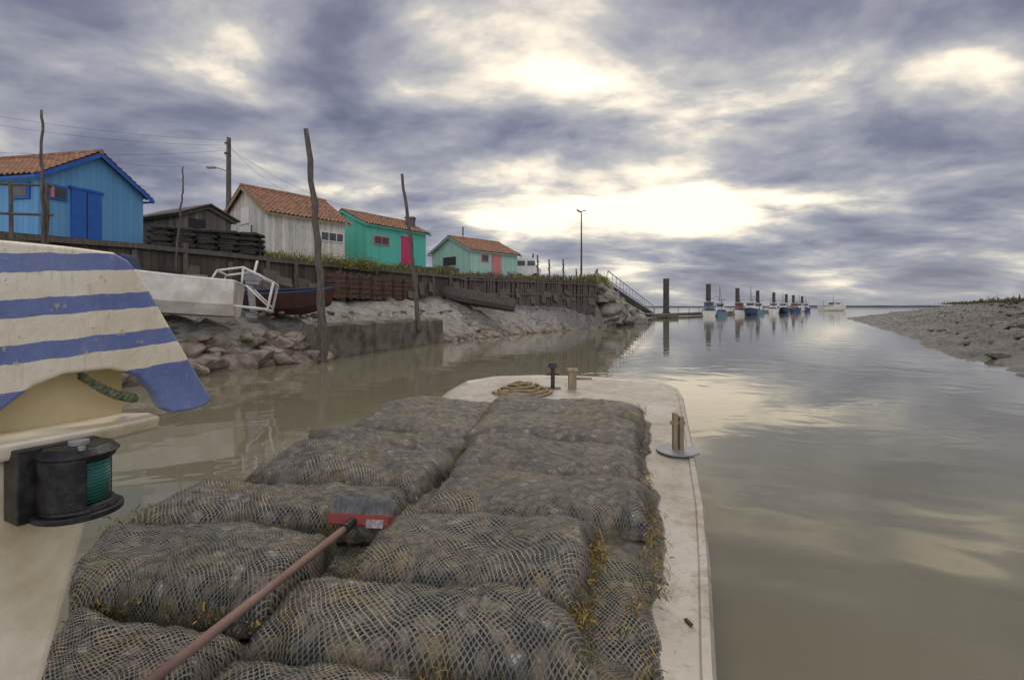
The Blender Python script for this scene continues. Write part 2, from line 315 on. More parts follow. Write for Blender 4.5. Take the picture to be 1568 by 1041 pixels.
# ------------------------------------------------------------------ huts
def hut(name,A,B,W,side,zb,zw,za,wall,trim,ov=.25,items=(),tiles=True):
    P=empty(name); A=Vector(A);B=Vector(B); Lh=(B-A).length; s_=(B-A).normalized(); g_=Vector((-s_.y,s_.x))*side
    def pt(s,g,z): q=A+s_*s+g_*g; return (q.x,q.y,z)
    v=[];uv=[];f=[]
    def quad(ps,us):
        n=len(v); v.extend(ps); uv.extend(us); f.append(tuple(range(n,n+len(ps))))
    quad([pt(0,0,zb),pt(Lh,0,zb),pt(Lh,0,zw),pt(0,0,zw)],[(0,0),(Lh,0),(Lh,zw-zb),(0,zw-zb)])
    quad([pt(0,W,zb),pt(Lh,W,zb),pt(Lh,W,zw),pt(0,W,zw)],[(0,0),(Lh,0),(Lh,zw-zb),(0,zw-zb)])
    for ss in (0,Lh): quad([pt(ss,0,zb),pt(ss,W,zb),pt(ss,W,zw),pt(ss,W/2,za),pt(ss,0,zw)],[(0,0),(W,0),(W,zw-zb),(W/2,za-zb),(0,zw-zb)])
    mesh('walls',v,f,wall,P,uv)
    slope=(za-zw)/(W/2)
    if tiles:
        rows=11; v=[];f=[]
        for sgn in (0,1):
            ns=int((Lh+2*ov)/.035); n0_=len(v); nr=rows*2
            for j in range(nr):
                r0=j//2; fr_=j%2; gg=lerp(-ov,W/2,(r0+fr_)/rows); lift=.045*(1-fr_)+.02
                for i in range(ns+1):
                    ss=-ov+(Lh+2*ov)*i/ns; z=zw+slope*gg+lift+.035*math.cos(ss*2*math.pi/.22)+.02*fbm(ss*3,r0*1.7)+.03+.03*fbm(ss*.7,gg)
                    v.append(pt(ss,gg if sgn==0 else W-gg,z))
            for j in range(nr-1):
                for i in range(ns): k=n0_+j*(ns+1)+i; f.append((k,k+1,k+ns+2,k+ns+1))
        mesh('tiled_roof',v,f,M['tile'],P)
        G=Geo(); G.tube([pt(-ov,W/2,za+.07),pt(Lh+ov,W/2,za+.07)],.09,8); G.obj('ridge_tiles',[M['tile']],P)
    G=Geo()
    for ss in (-ov+.02,Lh+ov-.02):
        for g0,g1 in ((-ov,W/2),(W+ov,W/2)):
            z0=zw-slope*ov; a=Vector(pt(ss,g0,z0-.04)); b_=Vector(pt(ss,g1,za-.04)); G.box((a+b_)/2,(b_-a).length,.03,.13,b_-a)
    for g0 in (-ov,W+ov):
        a=Vector(pt(-ov,g0,zw-slope*ov-.02)); b_=Vector(pt(Lh+ov,g0,zw-slope*ov-.02)); G.box((a+b_)/2,(b_-a).length,.03,.07,b_-a)
    G.obj('fascia_boards',[trim],P)
    for it in items:
        nm,wl,a0,a1,z0,z1,mt,*rest=it; thick=rest[0] if rest else .05; G=Geo()
        if wl=='long': c=Vector(pt((a0+a1)/2,-thick/2-.003,(z0+z1)/2)); ax=s_
        else: c=Vector(pt(-thick/2-.003,(a0+a1)/2,(z0+z1)/2)); ax=g_
        G.box(c,abs(a1-a0),thick,z1-z0,(ax.x,ax.y,0)); 
        G.obj(nm,[mt],P)
    return P,pt
zb=3.8
hut('blue_hut',(-14.8,16.0),(-20.8,17.25),3.6,-1,zb-.1,5.9,7.0,M['blue_plank'],M['blue_paint'],items=[
 ('double_door','gable',.95,1.95,zb,5.62,M['blue_paint'],.06),('door_frame_head','gable',.88,2.02,5.62,5.70,M['blue_paint'],.09),('door_centre_batten','gable',1.43,1.47,zb+.02,5.6,M['black'],.065),
 ('window_frame','gable',.25,.82,5.15,5.62,M['blue_paint'],.06),('window_pane','gable',.31,.76,5.21,5.56,M['glass'],.075),('window_curtain','gable',.31,.40,5.2,5.57,M['rose_paint'],.085),
 ('side_window_frame','long',.3,1.1,5.1,5.62,M['blue_paint'],.06),('side_window_pane','long',.37,1.03,5.17,5.55,M['glass'],.075),
 ('base_board','gable',0,3.6,zb-.1,zb+.12,M['wood'],.03)])
hut('white_plank_shed',(-11.2,23.5),(-8.75,26.8),4.2,1,zb-.1,6.14,7.48,M['white_plank'],M['pale_wood'],items=[
 ('window_frame','long',2.65,4.0,5.02,5.52,M['white_paint'],.05),('window_pane_1','long',2.72,3.1,5.08,5.46,M['glass'],.065),('window_pane_2','long',3.16,3.54,5.08,5.46,M['glass'],.065),('window_pane_3','long',3.6,3.94,5.08,5.46,M['glass'],.065),
 ('plank_door','gable',1.5,2.6,zb,5.6,M['white_paint'],.05),('door_gap','gable',1.47,1.5,zb,5.6,M['black'],.04),('corner_board','gable',0,.12,zb,6.1,M['white_paint'],.04),('loft_hatch','gable',1.7,2.5,5.7,6.5,M['white_paint'],.04)])
P,pt=hut('green_hut',(-8.5,30.0),(-5.76,34.2),4.0,1,zb-.1,6.62,7.52,M['green_plank'],M['green_plank'],items=[
 ('window_frame','long',.45,1.75,5.42,5.98,M['rose_paint'],.06),('window_pane_1','long',.55,1.07,5.49,5.91,M['glass'],.075),('window_pane_2','long',1.13,1.65,5.49,5.91,M['glass'],.075),
 ('door','long',2.75,3.75,zb,6.1,M['pink_paint'],.06),('door_frame','long',2.68,3.82,6.1,6.18,M['pink_paint'],.08)])
G=Geo(); c=pt(4.6,1.0,7.15); G.box(c,.55,.55,.9); G.box((c[0],c[1],c[2]+.5),.65,.65,.1); G.obj('chimney',[M['wood']],P)
P,pt=hut('mint_hut',(-2.9,36.0),(.4,39.5),4.4,1,zb-.1,5.75,6.8,M['mint_plank'],M['mint_plank'],items=[
 ('window_frame','long',1.0,1.7,4.95,5.5,M['rose_paint'],.06),('window_pane','long',1.07,1.63,5.02,5.43,M['glass'],.075),
 ('door','long',2.1,3.0,zb,5.55,M['rose_paint'],.06),('side_opening_dark_fill','gable',1.6,3.0,4.75,5.35,M['black'],.05),('lower_hatch','gable',2.4,3.6,3.9,4.7,M['dark_plank'],.06)])  # side opening is a black panel standing in for interior shade
G=Geo(); c=pt(1.2,2.2,7.0); G.tube([c,(c[0],c[1],c[2]+.7)],.05); G.obj('stove_pipe',[M['dark_metal']],P)
P,pt=hut('dark_wooden_shed',(-13.6,21.0),(-16.3,22.4),2.2,-1,zb-.1,5.55,6.0,M['dark_plank'],M['wood'],ov=.15,tiles=False,items=[
 ('door_opening_dark_fill','gable',.35,1.0,4.5,5.4,M['black'],.04),('bench','gable',.2,1.3,4.3,4.38,M['pale_wood'],.3)])  # doorway is a solid black panel, its inside darkness put in as colour
G=Geo()
for sgn in (0,1):
    a=[pt(-.3,-.25,5.5),pt(3.3,-.25,5.5),pt(3.3,1.1,6.06),pt(-.3,1.1,6.06)] if sgn==0 else [pt(-.3,2.45,5.5),pt(3.3,2.45,5.5),pt(3.3,1.1,6.06),pt(-.3,1.1,6.06)]
    G.add(a+[(x,y,z+.05) for x,y,z in a],[(0,1,2,3),(7,6,5,4),(0,4,5,1),(1,5,6,2),(2,6,7,3),(3,7,4,0)])
G.obj('felt_roof',[M['wood']],P)
G=Geo()
for r_ in range(8):
    for k in range(5):
        for dd in (0,1):
            c=Vector((-12.9+k*.58+R(-.06,.06)+(r_%2)*.12,18.7+k*.42+dd*.5+R(-.04,.04),3.84+r_*.105))
            vs=[]
            for p in ICO_V:
                q=Vector([math.copysign(abs(t_)**.5,t_) for t_ in p]); vs.append(c+Vector((.94,.34,0))*q.x*.36+Vector((-.34,.94,0))*q.y*.24+Vector((0,0,q.z*.075+.045*noise.noise(q*2.5+c*3)+.02*noise.noise(q*7+c))))
            G.add(vs,ICO_F)
G.obj('stacked_oyster_bag_wall',[M['net_dark']],None,True)
J=empty('wooden_jetty'); G=Geo()
for i in range(34): G.box((-17.0+i*.17,12.6,3.22+R(-.01,.01)),.15,3.6,.05)
for x in (-16.5,-14.3,-11.5):
    for y in (11.1,14.2): G.tube([(x,y,.3),(x,y,3.2)],.1)
for y in (11.1,14.2): G.box((-14.1,y,3.12),5.9,.14,.14)
G.obj('deck_and_legs',[M['wood']],J)
G=Geo()
G.tube([(-11.95,13.1,3.1),(-11.9,13.1,4.0),(-11.86,13.05,4.85)],[.06,.055,.05]); G.tube([(-12.8,13.1,3.1),(-12.83,13.1,4.9)],.045)
for z in (4.8,4.05): G.tube([(-16,13.1,z+.15),(-13,13.1,z+.04),(-11.75,13.1,z)],.035)
G.obj('railing',[M['wood']],J)
def pole(name,pts,rad,mat=None):
    G=Geo(); pp=[];rr=[]
    n=24
    for i in range(n+1):
        t=i/n*(len(pts)-1); k=min(int(t),len(pts)-2); a=Vector(pts[k]).lerp(Vector(pts[k+1]),t-k)
        a+=Vector((.07*noise.noise(Vector((i*.5,rad[0]*50,0))),.03*noise.noise(Vector((0,i*.5,3))),0)); pp.append(a); rr.append(lerp(rad[0],rad[1],i/n)*(1+.22*noise.noise(Vector((i*.9,1,pts[0][0])))))
    G.tube(pp,rr,9); return G.obj(name,[mat or M['wood']],None,True)
pole('mooring_post',[(-5.70,15.7,-.6),(-5.86,15.7,2.2),(-6.05,15.7,4.6),(-6.3,15.7,7.15)],(.135,.075))
pole('mooring_post',[(-4.03,22,.6),(-4.2,22,3),(-4.38,22,4.9),(-4.75,22,7.4)],(.11,.06))
pole('thin_pole',[(-11.9,13,2.6),(-11.95,13,6.7)],(.045,.028))
pole('thin_pole',[(-11.2,17,2.9),(-10.95,17,5.2),(-10.9,17,6.35)],(.035,.02))
pole('thin_pole',[(8.3,50,1),(8.3,50,5.4)],(.11,.1))
for x,y,zt in ((2.0,40,5.75),(2.9,40,5.4),(4.1,41,5.5),(1.9,46,6.5),(5.9,47,5.2),(6.6,49,5.6)): pole('quay_post',[(x,y,3.6),(x+.02,y,zt)],(.09,.07))
U=empty('utility_pole'); G=Geo(); G.tube([(-16.6,30,3.7),(-16.6,30,11.6)],[.17,.12],10)
G.box((-16.6,29.9,11.2),.12,.5,.1); G.box((-16.6,29.9,10.6),.1,.6,.1); G.obj('shaft',[M['wood']],U)
G=Geo(); G.tube([(-16.6,29.9,9.6),(-17.0,29.8,9.75),(-17.35,29.7,9.8)],.03); G.box((-17.45,29.7,9.78),.5,.2,.1); G.obj('street_lamp_arm',[M['galv']],U)
G=Geo()
for z in (11.4,11.1,10.8,10.5): G.tube([(-16.6,29.85,z),(-16.6,29.7,z+.05)],.045)
G.obj('insulators',[M['white_paint']],U)
G=Geo()
def wire(a,b_,sag):
    a=Vector(a);b_=Vector(b_); G.tube([a.lerp(b_,i/14)-Vector((0,0,sag*4*(i/14)*(1-i/14))) for i in range(15)],.006,4)
wire((-16.6,29.8,11.4),(-32,24,12.2),.5); wire((-16.6,29.8,11.1),(-32,24,11.8),.6); wire((-16.6,29.8,10.8),(-32,24,9.6),.5); wire((-16.6,29.8,10.5),(-14.5,17.7,6.9),.5)
wire((-16.6,30,11.0),(-8.5,31.6,7.4),.5); wire((-16.6,30,11.2),(-11,26,7.4),.4); wire((-14.5,17.7,6.9),(-26,16,7.8),.5)
G.obj('overhead_wires',[M['black']])
S=empty('street_lamp'); G=Geo(); G.tube([(6.1,45,3.7),(6.1,45,9.9)],[.09,.05],10); G.tube([(6.1,45,9.9),(6.12,45,10.1)],.03)
G.box((5.9,45,10.12),.5,.2,.08,(.9,0,-.45)); G.box((6.3,45,10.12),.4,.16,.06,(.9,0,.3)); G.tube([(6.1,45,3.7),(6.1,45,4.1)],.15); G.obj('post_and_heads',[M['dark_metal']],S)
G=Geo(); G.box((5.88,45,10.06),.36,.14,.04,(.9,0,-.45)); G.obj('lens',[M['galv']],S)
G=Geo(); FP=[(-3.4,34.0),(1.7,37.8),(6.8,42.4),(8.0,48)]
for i in range(150):
    p=along(FP,i/150); h=R(-.4,.35); G.tube([(p.x+R(-.05,.05),p.y-.1+R(-.06,.06),1.2),(p.x+R(-.14,.14),p.y-.1+R(-.05,.05),3.85+h)],[R(.06,.1),R(.04,.07)],6)
for a,b_ in zip(FP,FP[1:]):
    for z in (2.6,3.5): G.tube([(a[0],a[1]-.25,z),(b_[0],b_[1]-.25,z)],.05,6)
G.obj('stake_fence',[M['wood']])
for i in range(7):
    t=i/6; x=lerp(-8.45,-6.35,t); y=lerp(24.3,29.6,t); P=empty('rusty_crate'); G=Geo(); zz=2.2+R(-.05,.05)
    for r_ in range(5): G.box((x+.3,y,zz+r_*.24),.05,.72,.2,(.93,-.37,R(-.03,.03)))
    for r_ in range(5): G.box((x,y-.38,zz+r_*.24),.62,.04,.2,(.93,-.37,R(-.03,.03)))
    for d_ in (-.36,.36): G.box((x+.34+d_*.15,y+d_,zz+.5),.09,.09,1.3)
    G.obj('boards',[M['rust']],P)
G=Geo()
for i in range(16):
    p=along([(-6.6,31),(-4.6,33.3),(-3.4,34.4)],i/16); G.box((p.x-.3,p.y+.2,3.95+R(0,.2)),R(.3,.6),R(.3,.5),R(.3,.6),(1,R(-.5,.5),0))
G.obj('stacked_crates',[M['wood']])
# vegetation
def grass(name,pts,n,h,spread,cols,wd=.03):
    G=Geo()
    for i in range(n):
        t=random.random(); p=along([a[:2] for a in pts],t); z=lerp(pts[0][2],pts[-1][2],t)
        k=.3+1.6*abs(fbm(p.x*.7,p.y*.7,4)); x=p.x+random.gauss(0,spread); y=p.y+random.gauss(0,spread); hh=h*k*R(.5,1.3); a=R(0,6.28); l=R(.05,.6)*hh
        dx,dy=math.cos(a)*wd,math.sin(a)*wd; lx,ly=math.cos(a+1.3)*l,math.sin(a+1.3)*l
        G.add([(x-dx,y-dy,z-.05),(x+dx,y+dy,z-.05),(x+lx*.4+dx*.7,y+ly*.4+dy*.7,z+hh*.6),(x+lx*.4-dx*.7,y+ly*.4-dy*.7,z+hh*.6),(x+lx,y+ly,z+hh)],[(0,1,2,3),(3,2,4)],random.randrange(len(cols)))
    return G.obj(name,cols)
def shrubs(name,pts,n,rad,cols):
    G=Geo()
    for i in range(n):
        p=along([a[:2] for a in pts],random.random()); r=rad*R(.4,1.2); cx,cy,cz=p.x+R(-.4,.3),p.y+R(-.3,.3),pts[0][2]+r*.3; mi=random.randrange(len(cols))
        for k in range(260):
            d=Vector((random.gauss(0,1),random.gauss(0,1),random.gauss(0,.8))).normalized()*r*R(.35,1.1); c=Vector((cx,cy,cz))+d; c.z=max(c.z,pts[0][2]-.1)
            a=Vector((R(-1,1),R(-1,1),R(-1,1))).normalized()*R(.03,.06); b_=Vector((R(-1,1),R(-1,1),R(-1,1))).normalized()*R(.015,.03)
            G.add([c-a,c-b_,c+a,c+b_],[(0,1,2,3)],mi if random.random()<.6 else random.randrange(len(cols)))
    return G.obj(name,cols)
gm=[simple('olive_grass',(.22,.22,.055),(.13,.15,.035),3,.8),simple('straw_grass',(.36,.30,.10),(.24,.20,.07),3,.8),simple('dark_leaf',(.06,.09,.025),(.10,.12,.03),3,.8)]
shrubs('quay_edge_shrubs',[(-11.0,20.8,3.7),(-9.2,23.2,3.7),(-8.3,26,3.7),(-7.4,28.6,3.7),(-6.4,30.6,3.7)],60,.5,gm)
grass('quay_grass',[(-10.6,21.0,3.8),(-7.9,28.2,3.8),(-5.8,32.5,3.8),(-3.5,34.8,3.8),(1.8,38.4,3.8),(6.6,43,3.8)],6000,.32,.3,gm,.03)
shrubs('fence_top_shrubs',[(-3,35,3.8),(1.8,38.6,3.8),(6.4,42.9,3.8)],26,.4,gm)
grass('breakwater_grass',[(6.8,43.5,3.8),(8,50,3.8),(8,64,3.8)],2500,.7,.6,gm,.05)
sm1=simple('dull_marsh_blades',(.15,.14,.055),(.09,.09,.035),3,.85); sm2=simple('dark_marsh_blades',(.07,.075,.03),(.11,.10,.05),3,.85)
grass('marsh_grass',[(25,5,2.25),(27,14,2.25),(33,25,2.25),(42,38,2.25),(60,62,2.25),(82,92,2.2)],24000,.30,1.5,[sm1,sm2,sm2],.06)
G=Geo(); G.tube([(30,32.5,1.9),(30.3,32.5,2.15),(31,32.6,2.45)],[.03,.02,.01],5); G.tube([(30.3,32.5,2.15),(30.35,32.6,2.4)],[.02,.01],5); G.obj('driftwood_branch',[M['wood']])
# ------------------------------------------------------------------ boats
def hull_geo(Lh,Wd,H,stern=.85,bowrake=.5,NS=14):
    vs=[];fs=[];K=7
    for i in range(NS+1):
        t=i/NS; wv=Wd/2*(stern+(1-stern)*min(1,t*3))*(1-max(0,(t-.55)/.45)**2.2)+.01; sh=H*(1+.35*t*t); keel=.0+.55*H*max(0,(t-.7)/.3)**2
        pr=[(0,keel),(.6,keel+.04*H),(.88,keel+.35*(sh-keel)),(1,sh)]
        ring=[(-a*wv,z) for a,z in reversed(pr)]+[(a*wv,z) for a,z in pr[1:]]
        for a,z in ring: vs.append((t*Lh+bowrake*max(0,t-.6)*(z/H),a,z))
        if i:
            for k in range(K-1): o_=i*K+k; fs.append((o_-K,o_,o_+1,o_-K+1))
    fs.append(tuple(range(K)))
    return vs,fs,K
def place(vs,pos,yaw,roll=0,pitch=0):
    Mx=Matrix.Translation(pos)@Matrix.Rotation(yaw,4,'Z')@Matrix.Rotation(pitch,4,'Y')@Matrix.Rotation(roll,4,'X'); return [tuple(Mx@Vector(a)) for a in vs]
def open_boat(name,pos,yaw,Lh,Wd,H,mo,mi_,roll=0,pitch=0,thw=3,stripe=None,thick=.05):
    P=empty(name); vs,fs,K=hull_geo(Lh,Wd,H); o=mesh('hull',place(vs,pos,yaw,roll,pitch),fs,mo,P,None,False)
    sm=o.modifiers.new('thick','SOLIDIFY'); sm.thickness=thick
    G=Geo(); NS=14
    for sd_ in (0,K-1):
        G.tube(place([Vector(vs[i*K+sd_])+Vector((0,0,.02)) for i in range(NS+1)],pos,yaw,roll,pitch),.05,6)
    G.tube(place([Vector(vs[0])+Vector((0,0,.02)),Vector(vs[K-1])+Vector((0,0,.02))],pos,yaw,roll,pitch),.05,6)
    G.obj('gunwale',[stripe or mi_],P)
    G=Geo()
    for k in range(thw):
        t=(k+.6)/(thw+.6); q=place([(t*Lh*.85,0,H*.72)],pos,yaw,roll,pitch)[0]; G.box(q,.26,Wd*.86,.04,(math.cos(yaw),math.sin(yaw),-math.sin(pitch)))
    q=place([(Lh*.42,0,H*.25)],pos,yaw,roll,pitch)[0]; G.box(q,Lh*.7,Wd*.7,.03,(math.cos(yaw),math.sin(yaw),-math.sin(pitch)))
    G.obj('thwarts_and_floor',[mi_],P); return P,vs,K
pos=(-8.15,15.1,1.42); yaw=math.radians(199)
PT=-.07
P,hv,HK=open_boat('white_motorboat',pos,yaw,5.4,2.0,.95,M['hull_white'],M['hull_white'],0.04,PT,2,M['white_paint'])
def T(*a): return place(list(a),pos,yaw,0.04,PT)
G=Geo()
for sd_ in (1,HK-2): G.tube(T(*[Vector(hv[i*HK+sd_]).lerp(Vector(hv[i*HK+(0 if sd_==1 else HK-1)]),.62)+Vector((0,(-.015 if sd_==1 else .015),0)) for i in range(15)]),.03,5)
for sd_ in (1,HK-2): G.tube(T(*[Vector(hv[i*HK+sd_])+Vector((0,(-.01 if sd_==1 else .01),0)) for i in range(15)]),.035,5)
G.obj('rubbing_strakes',[M['wood']],P)
G=Geo(); o_=-.30
fr_=lambda *a: T(*[(x+o_,y,z+.1) for x,y,z in a])
G.tube(fr_((.1,-.7,.8),(.1,-.7,1.3),(.1,.7,1.3),(.1,.7,.8)),.035); G.tube(fr_((.9,-.7,.8),(.75,-.7,1.15),(.75,.7,1.15),(.9,.7,.8)),.03)
for y in (-.7,.7): G.tube(fr_((.1,y,1.3),(.75,y,1.15)),.03)
G.tube(fr_((-.6,-.6,.1),(-.7,-.6,.95),(-.7,.6,.95),(-.6,.6,.1)),.04); G.tube(fr_((-.7,-.6,.95),(.1,-.7,1.3)),.03); G.tube(fr_((-.7,.6,.95),(.1,.7,1.3)),.03)
G.tube(fr_((-.6,-.6,.15),(.4,-.7,.2)),.035); G.tube(fr_((-.6,.6,.15),(.4,.7,.2)),.035); G.tube(fr_((0,0,.6),(-.15,0,1.6)),.035); G.tube(fr_((-.6,-.6,.25),(0,-.7,.8)),.025); G.tube(fr_((-.6,.6,.25),(0,.7,.8)),.025)
G.obj('stern_gantry',[M['white_paint']],P,True)
G=Geo()
q=Vector(T((-.40,.15,1.12))[0]); 
for a_,b__,c_,dz_ in ((.40,.30,.12,0),(.46,.34,.16,.12),(.38,.30,.10,.24)): G.box(q+Vector((0,0,dz_-.1)),a_,b__,c_,(math.cos(yaw),math.sin(yaw),.08))
q=T((-.40,.15,.6))[0]; G.box(q,.18,.14,.9,(1,.3,.1)); q=T((-.44,.15,.10))[0]; G.box(q,.36,.06,.05,(1,.3,0)); G.tube([T((-.60,.15,.0))[0],T((-.28,.15,.02))[0]],.07)
ob=G.obj('outboard_motor',[M['galv']],P); bv=ob.modifiers.new('b','BEVEL'); bv.width=.04; bv.segments=2
G=Geo()
for k in range(9): q=T((R(.9,3.5),R(-.4,.4),.95))[0]; G.box(q,R(.3,.6),R(.25,.4),R(.2,.45),(1,R(-.5,.5),0),m=k%2)
G.obj('crates_on_deck',[M['black'],M['pale_wood']],P)
G=Geo(); G.box(T((2.6,.2,1.2))[0],.3,.25,.5,(1,.3,.2)); G.tube([T((2.6,.2,1.4))[0],T((2.9,.2,1.45))[0]],.1); G.obj('deck_engine_cover',[M['hull_blue']],P)
open_boat('dark_workboat',(-9.6,18.2,1.56),math.radians(-3),3.1,1.4,.66,M['hull_red'],M['hull_blue'],.14,.03,2,M['hull_blue'])
open_boat('grounded_dark_barge',(.1,32.2,1.45),math.radians(176),4.5,1.5,.6,M['wood'],M['wood'],.18,-.16,3)
def fishing_boat(pos,yaw,Lh,hc,cc_,mast=3.2):
    P=empty('moored_fishing_boat'); Wd=Lh*.34;H=Lh*.17
    vs,fs,K=hull_geo(Lh,Wd,H,.8,.6); mesh('hull',place(vs,pos,yaw),fs,hc,P)
    G=Geo()
    for sd_ in (0,K-1): G.tube(place([Vector(vs[i*K+sd_])+Vector((0,0,.03)) for i in range(15)],pos,yaw),.07,6)
    G.obj('rub_rail',[M['white_paint']],P)
    dk=[vs[i*K] for i in range(15)]+[vs[i*K+K-1] for i in range(14,-1,-1)]; dk=[(a,b_,c-.25) for a,b_,c in dk]
    mesh('deck',place(dk,pos,yaw),[tuple(range(30))],M['galv'],P)
    ax=(math.cos(yaw),math.sin(yaw),0)
    G=Geo(); c=place([(Lh*.55,0,H+.75)],pos,yaw)[0]; G.box(c,Lh*.26,Wd*.62,1.7,ax,m=0); c=place([(Lh*.54,0,H+1.66)],pos,yaw)[0]; G.box(c,Lh*.34,Wd*.75,.1,ax,m=1)
    c=place([(Lh*.55,0,H+1.15)],pos,yaw)[0]; G.box(c,Lh*.27,Wd*.5,.45,ax,m=2); G.box(c,Lh*.2,Wd*.64,.42,ax,m=2); G.obj('wheelhouse',[cc_,M['white_paint'],M['glass']],P)
    G=Geo(); G.tube(place([(Lh*.5,0,H+1.6),(Lh*.5,0,H+1.6+mast)],pos,yaw),.05,6); G.tube(place([(Lh*.1,0,H),(Lh*.1,0,H+2.2)],pos,yaw),.06,6); G.tube(place([(Lh*.1,-Wd*.35,H+2.2),(Lh*.1,Wd*.35,H+2.2)],pos,yaw),.05,6)
    G.tube(place([(Lh*.5,0,H+1.6+mast*.8),(Lh*.1,0,H+2.2)],pos,yaw),.025,4); G.tube(place([(Lh*.5,0,H+2.6),(Lh*.5,1,H+2.9)],pos,yaw),.03,4); G.obj('mast_and_gallows',[M['dark_metal']],P)
    G=Geo()
    for i in range(5): c=place([(Lh*R(.12,.38),R(-.3,.3)*Wd,H+.1)],pos,yaw)[0]; G.box(c,.6,.5,.5,ax,m=i%2)
    G.obj('fish_boxes',[M['rust'],M['blue_paint']],P)
or_=simple('orange_paint',(.5,.17,.08),(.4,.13,.06),2,.5)
tq=simple('turquoise_paint',(.14,.27,.29),(.1,.19,.22),2,.5)
nb=simple('navy_faded_paint',(.05,.09,.17),(.03,.06,.12),2,.5)
for x,y,yw,Ls,h_,c_ in ((35,91,1.2,8,M['hull_white'],tq),(39,95,1.3,7,tq,M['white_paint']),(49,110,1.2,8,M['hull_white'],or_),(54,115,4.2,8.5,nb,M['white_paint']),(60,124,1.2,8,tq,M['white_paint']),
   (71,139,1.1,9,M['hull_white'],M['white_paint']),(79,150,4.3,9,nb,M['white_paint']),(99,178,1.2,10,nb,or_),(106,188,4.1,10,M['hull_white'],M['white_paint']),(115,200,1.1,10,nb,M['white_paint']),(134,222,0.3,14,M['hull_white'],M['white_paint'])):
    fishing_boat((x,y,-.35),yw,Ls,h_,c_)
for x,y in ((26.8,89),(42.2,110),(59,134),(73.9,154),(90,176),(105,196),(116.5,212),(131.5,232)):
    P=empty('mooring_piling'); G=Geo(); G.tube([(x,y,-1.5),(x,y,6.5)],[.52,.5],14); G.obj('shaft',[M['pile']],P)
    G=Geo(); G.tube([(x,y,6.5),(x,y,6.62)],[.54,.5],14); G.tube([(x,y,.6),(x,y,.8)],[.66,.66],14); G.obj('cap_and_collar',[M['dark_metal']],P)
P=empty('floating_pontoon'); G=Geo()
pp=[(21,80),(28,90.5),(43.5,111.5),(60.5,136),(91,178),(131,230)]
for a,b_ in zip(pp,pp[1:]):
    a=Vector(a);b_=Vector(b_); c=(a+b_)/2; G.box((c.x,c.y,.35),(b_-a).length,2.0,.5,(b_.x-a.x,b_.y-a.y,0))
    n=int((b_-a).length/6)
    for i in range(n): q=a.lerp(b_,i/n); G.tube([(q.x-.8,q.y,.6),(q.x-.8,q.y,1.5)],.06,5)
G.box((22,81,.351),7,5,.52)
G.obj('floats',[M['concrete']],P)
P=empty('access_gangway'); G=Geo(); a=Vector((8.2,47,3.9)); b_=Vector((21.5,80,.75)); dr=(b_-a).normalized(); nr=Vector((dr.y,-dr.x,0)).normalized()
for sd_ in (-.6,.6):
    G.tube([a+nr*sd_,b_+nr*sd_],.08,6); G.tube([a+nr*sd_+Vector((0,0,1.1)),b_+nr*sd_+Vector((0,0,1.1))],.05,6)
    for i in range(18):
        q=a.lerp(b_,i/17)+nr*sd_; G.tube([q,q+Vector((0,0,1.1))],.03,5)
G.box((a+b_)/2,(b_-a).length,1.2,.08,dr); G.obj('truss',[M['galv']],P)
P=empty('parked_van'); G=Geo(); c=Vector((1.2,42.5,3.8))
prof=[(-1.6,.35),(1.9,.35),(1.95,.95),(1.45,1.15),(.95,1.85),(-1.55,1.9),(-1.65,.9)]
vs=[c+Vector((x*.6,-.9,z)) for x,z in prof]+[c+Vector((x*.6,.9,z)) for x,z in prof]; n=7
G.add(vs,[tuple(range(n)),tuple(range(2*n-1,n-1,-1))]+[(i,(i+1)%n,(i+1)%n+n,i+n) for i in range(n)]); G.obj('body',[M['white_paint']],P)
G=Geo(); G.box(c+Vector((.35,-.91,1.45)),.6,.03,.4); G.box(c+Vector((-.45,-.91,1.45)),.6,.03,.4); G.obj('windows',[M['glass']],P)
G=Geo()
for x in (-.6,.7): G.tube([c+Vector((x,-.95,.32)),c+Vector((x,.95,.32))],.32,14)
G.obj('wheels',[M['black']],P)

# ------------------------------------------------------------------ own barge
BG=empty('oyster_barge')
def dz(y): return .5+.06*y
outl=[(-.55,-2.2),(.10,0),(.594,1.52),(.80,2.1),(.978,2.63),(1.23,3.5),(1.47,4.34),(1.66,5.0),(1.73,5.35),(1.66,5.65),(1.45,5.83),(.887,6.0),(.3,6.08),(-.2,6.0),(-.5,5.75),(-.65,5.2),(-.75,4.5),(-.95,3.6),(-1.15,2.6),(-1.25,1.6),(-1.4,0),(-2.0,-1.6)]
c0=Vector((-.3,2.3))
vs=[];fs=[]; n=len(outl)
lay=[(1.0,.03),(1.012,.0),(1.012,-.07),(.99,-.08),(.93,-1.1)]
for sc_,dzz in lay:
    for x,y in outl:
        q=c0+(Vector((x,y))-c0)*sc_; z=dz(y)+dzz
        if dzz<-1: z=-.4
        vs.append((q.x,q.y,z))
for l in range(len(lay)-1):
    for i in range(n): fs.append((l*n+i,l*n+(i+1)%n,(l+1)*n+(i+1)%n,(l+1)*n+i))
for x,y in outl:
    q=c0+(Vector((x,y))-c0)*.975; vs.append((q.x,q.y,dz(y)+.03))
for x,y in outl:
    q=c0+(Vector((x,y))-c0)*.968; vs.append((q.x,q.y,dz(y)+.022))
k=len(lay)*n
for i in range(n):
    fs.append((i,k+i,k+(i+1)%n,(i+1)%n)); fs.append((k+i,k+n+i,k+n+(i+1)%n,k+(i+1)%n))
fs.append(tuple(range(k+n,k+2*n)))
m,nt,b,o=mat_new('worn_gelcoat_deck'); M['deck']=m
v=texco(nt); n1=noise_n(nt,v,1.8,8,.65); n2=noise_n(nt,v,30,5,.7); n3=noise_n(nt,v,5,8,.75,.5)
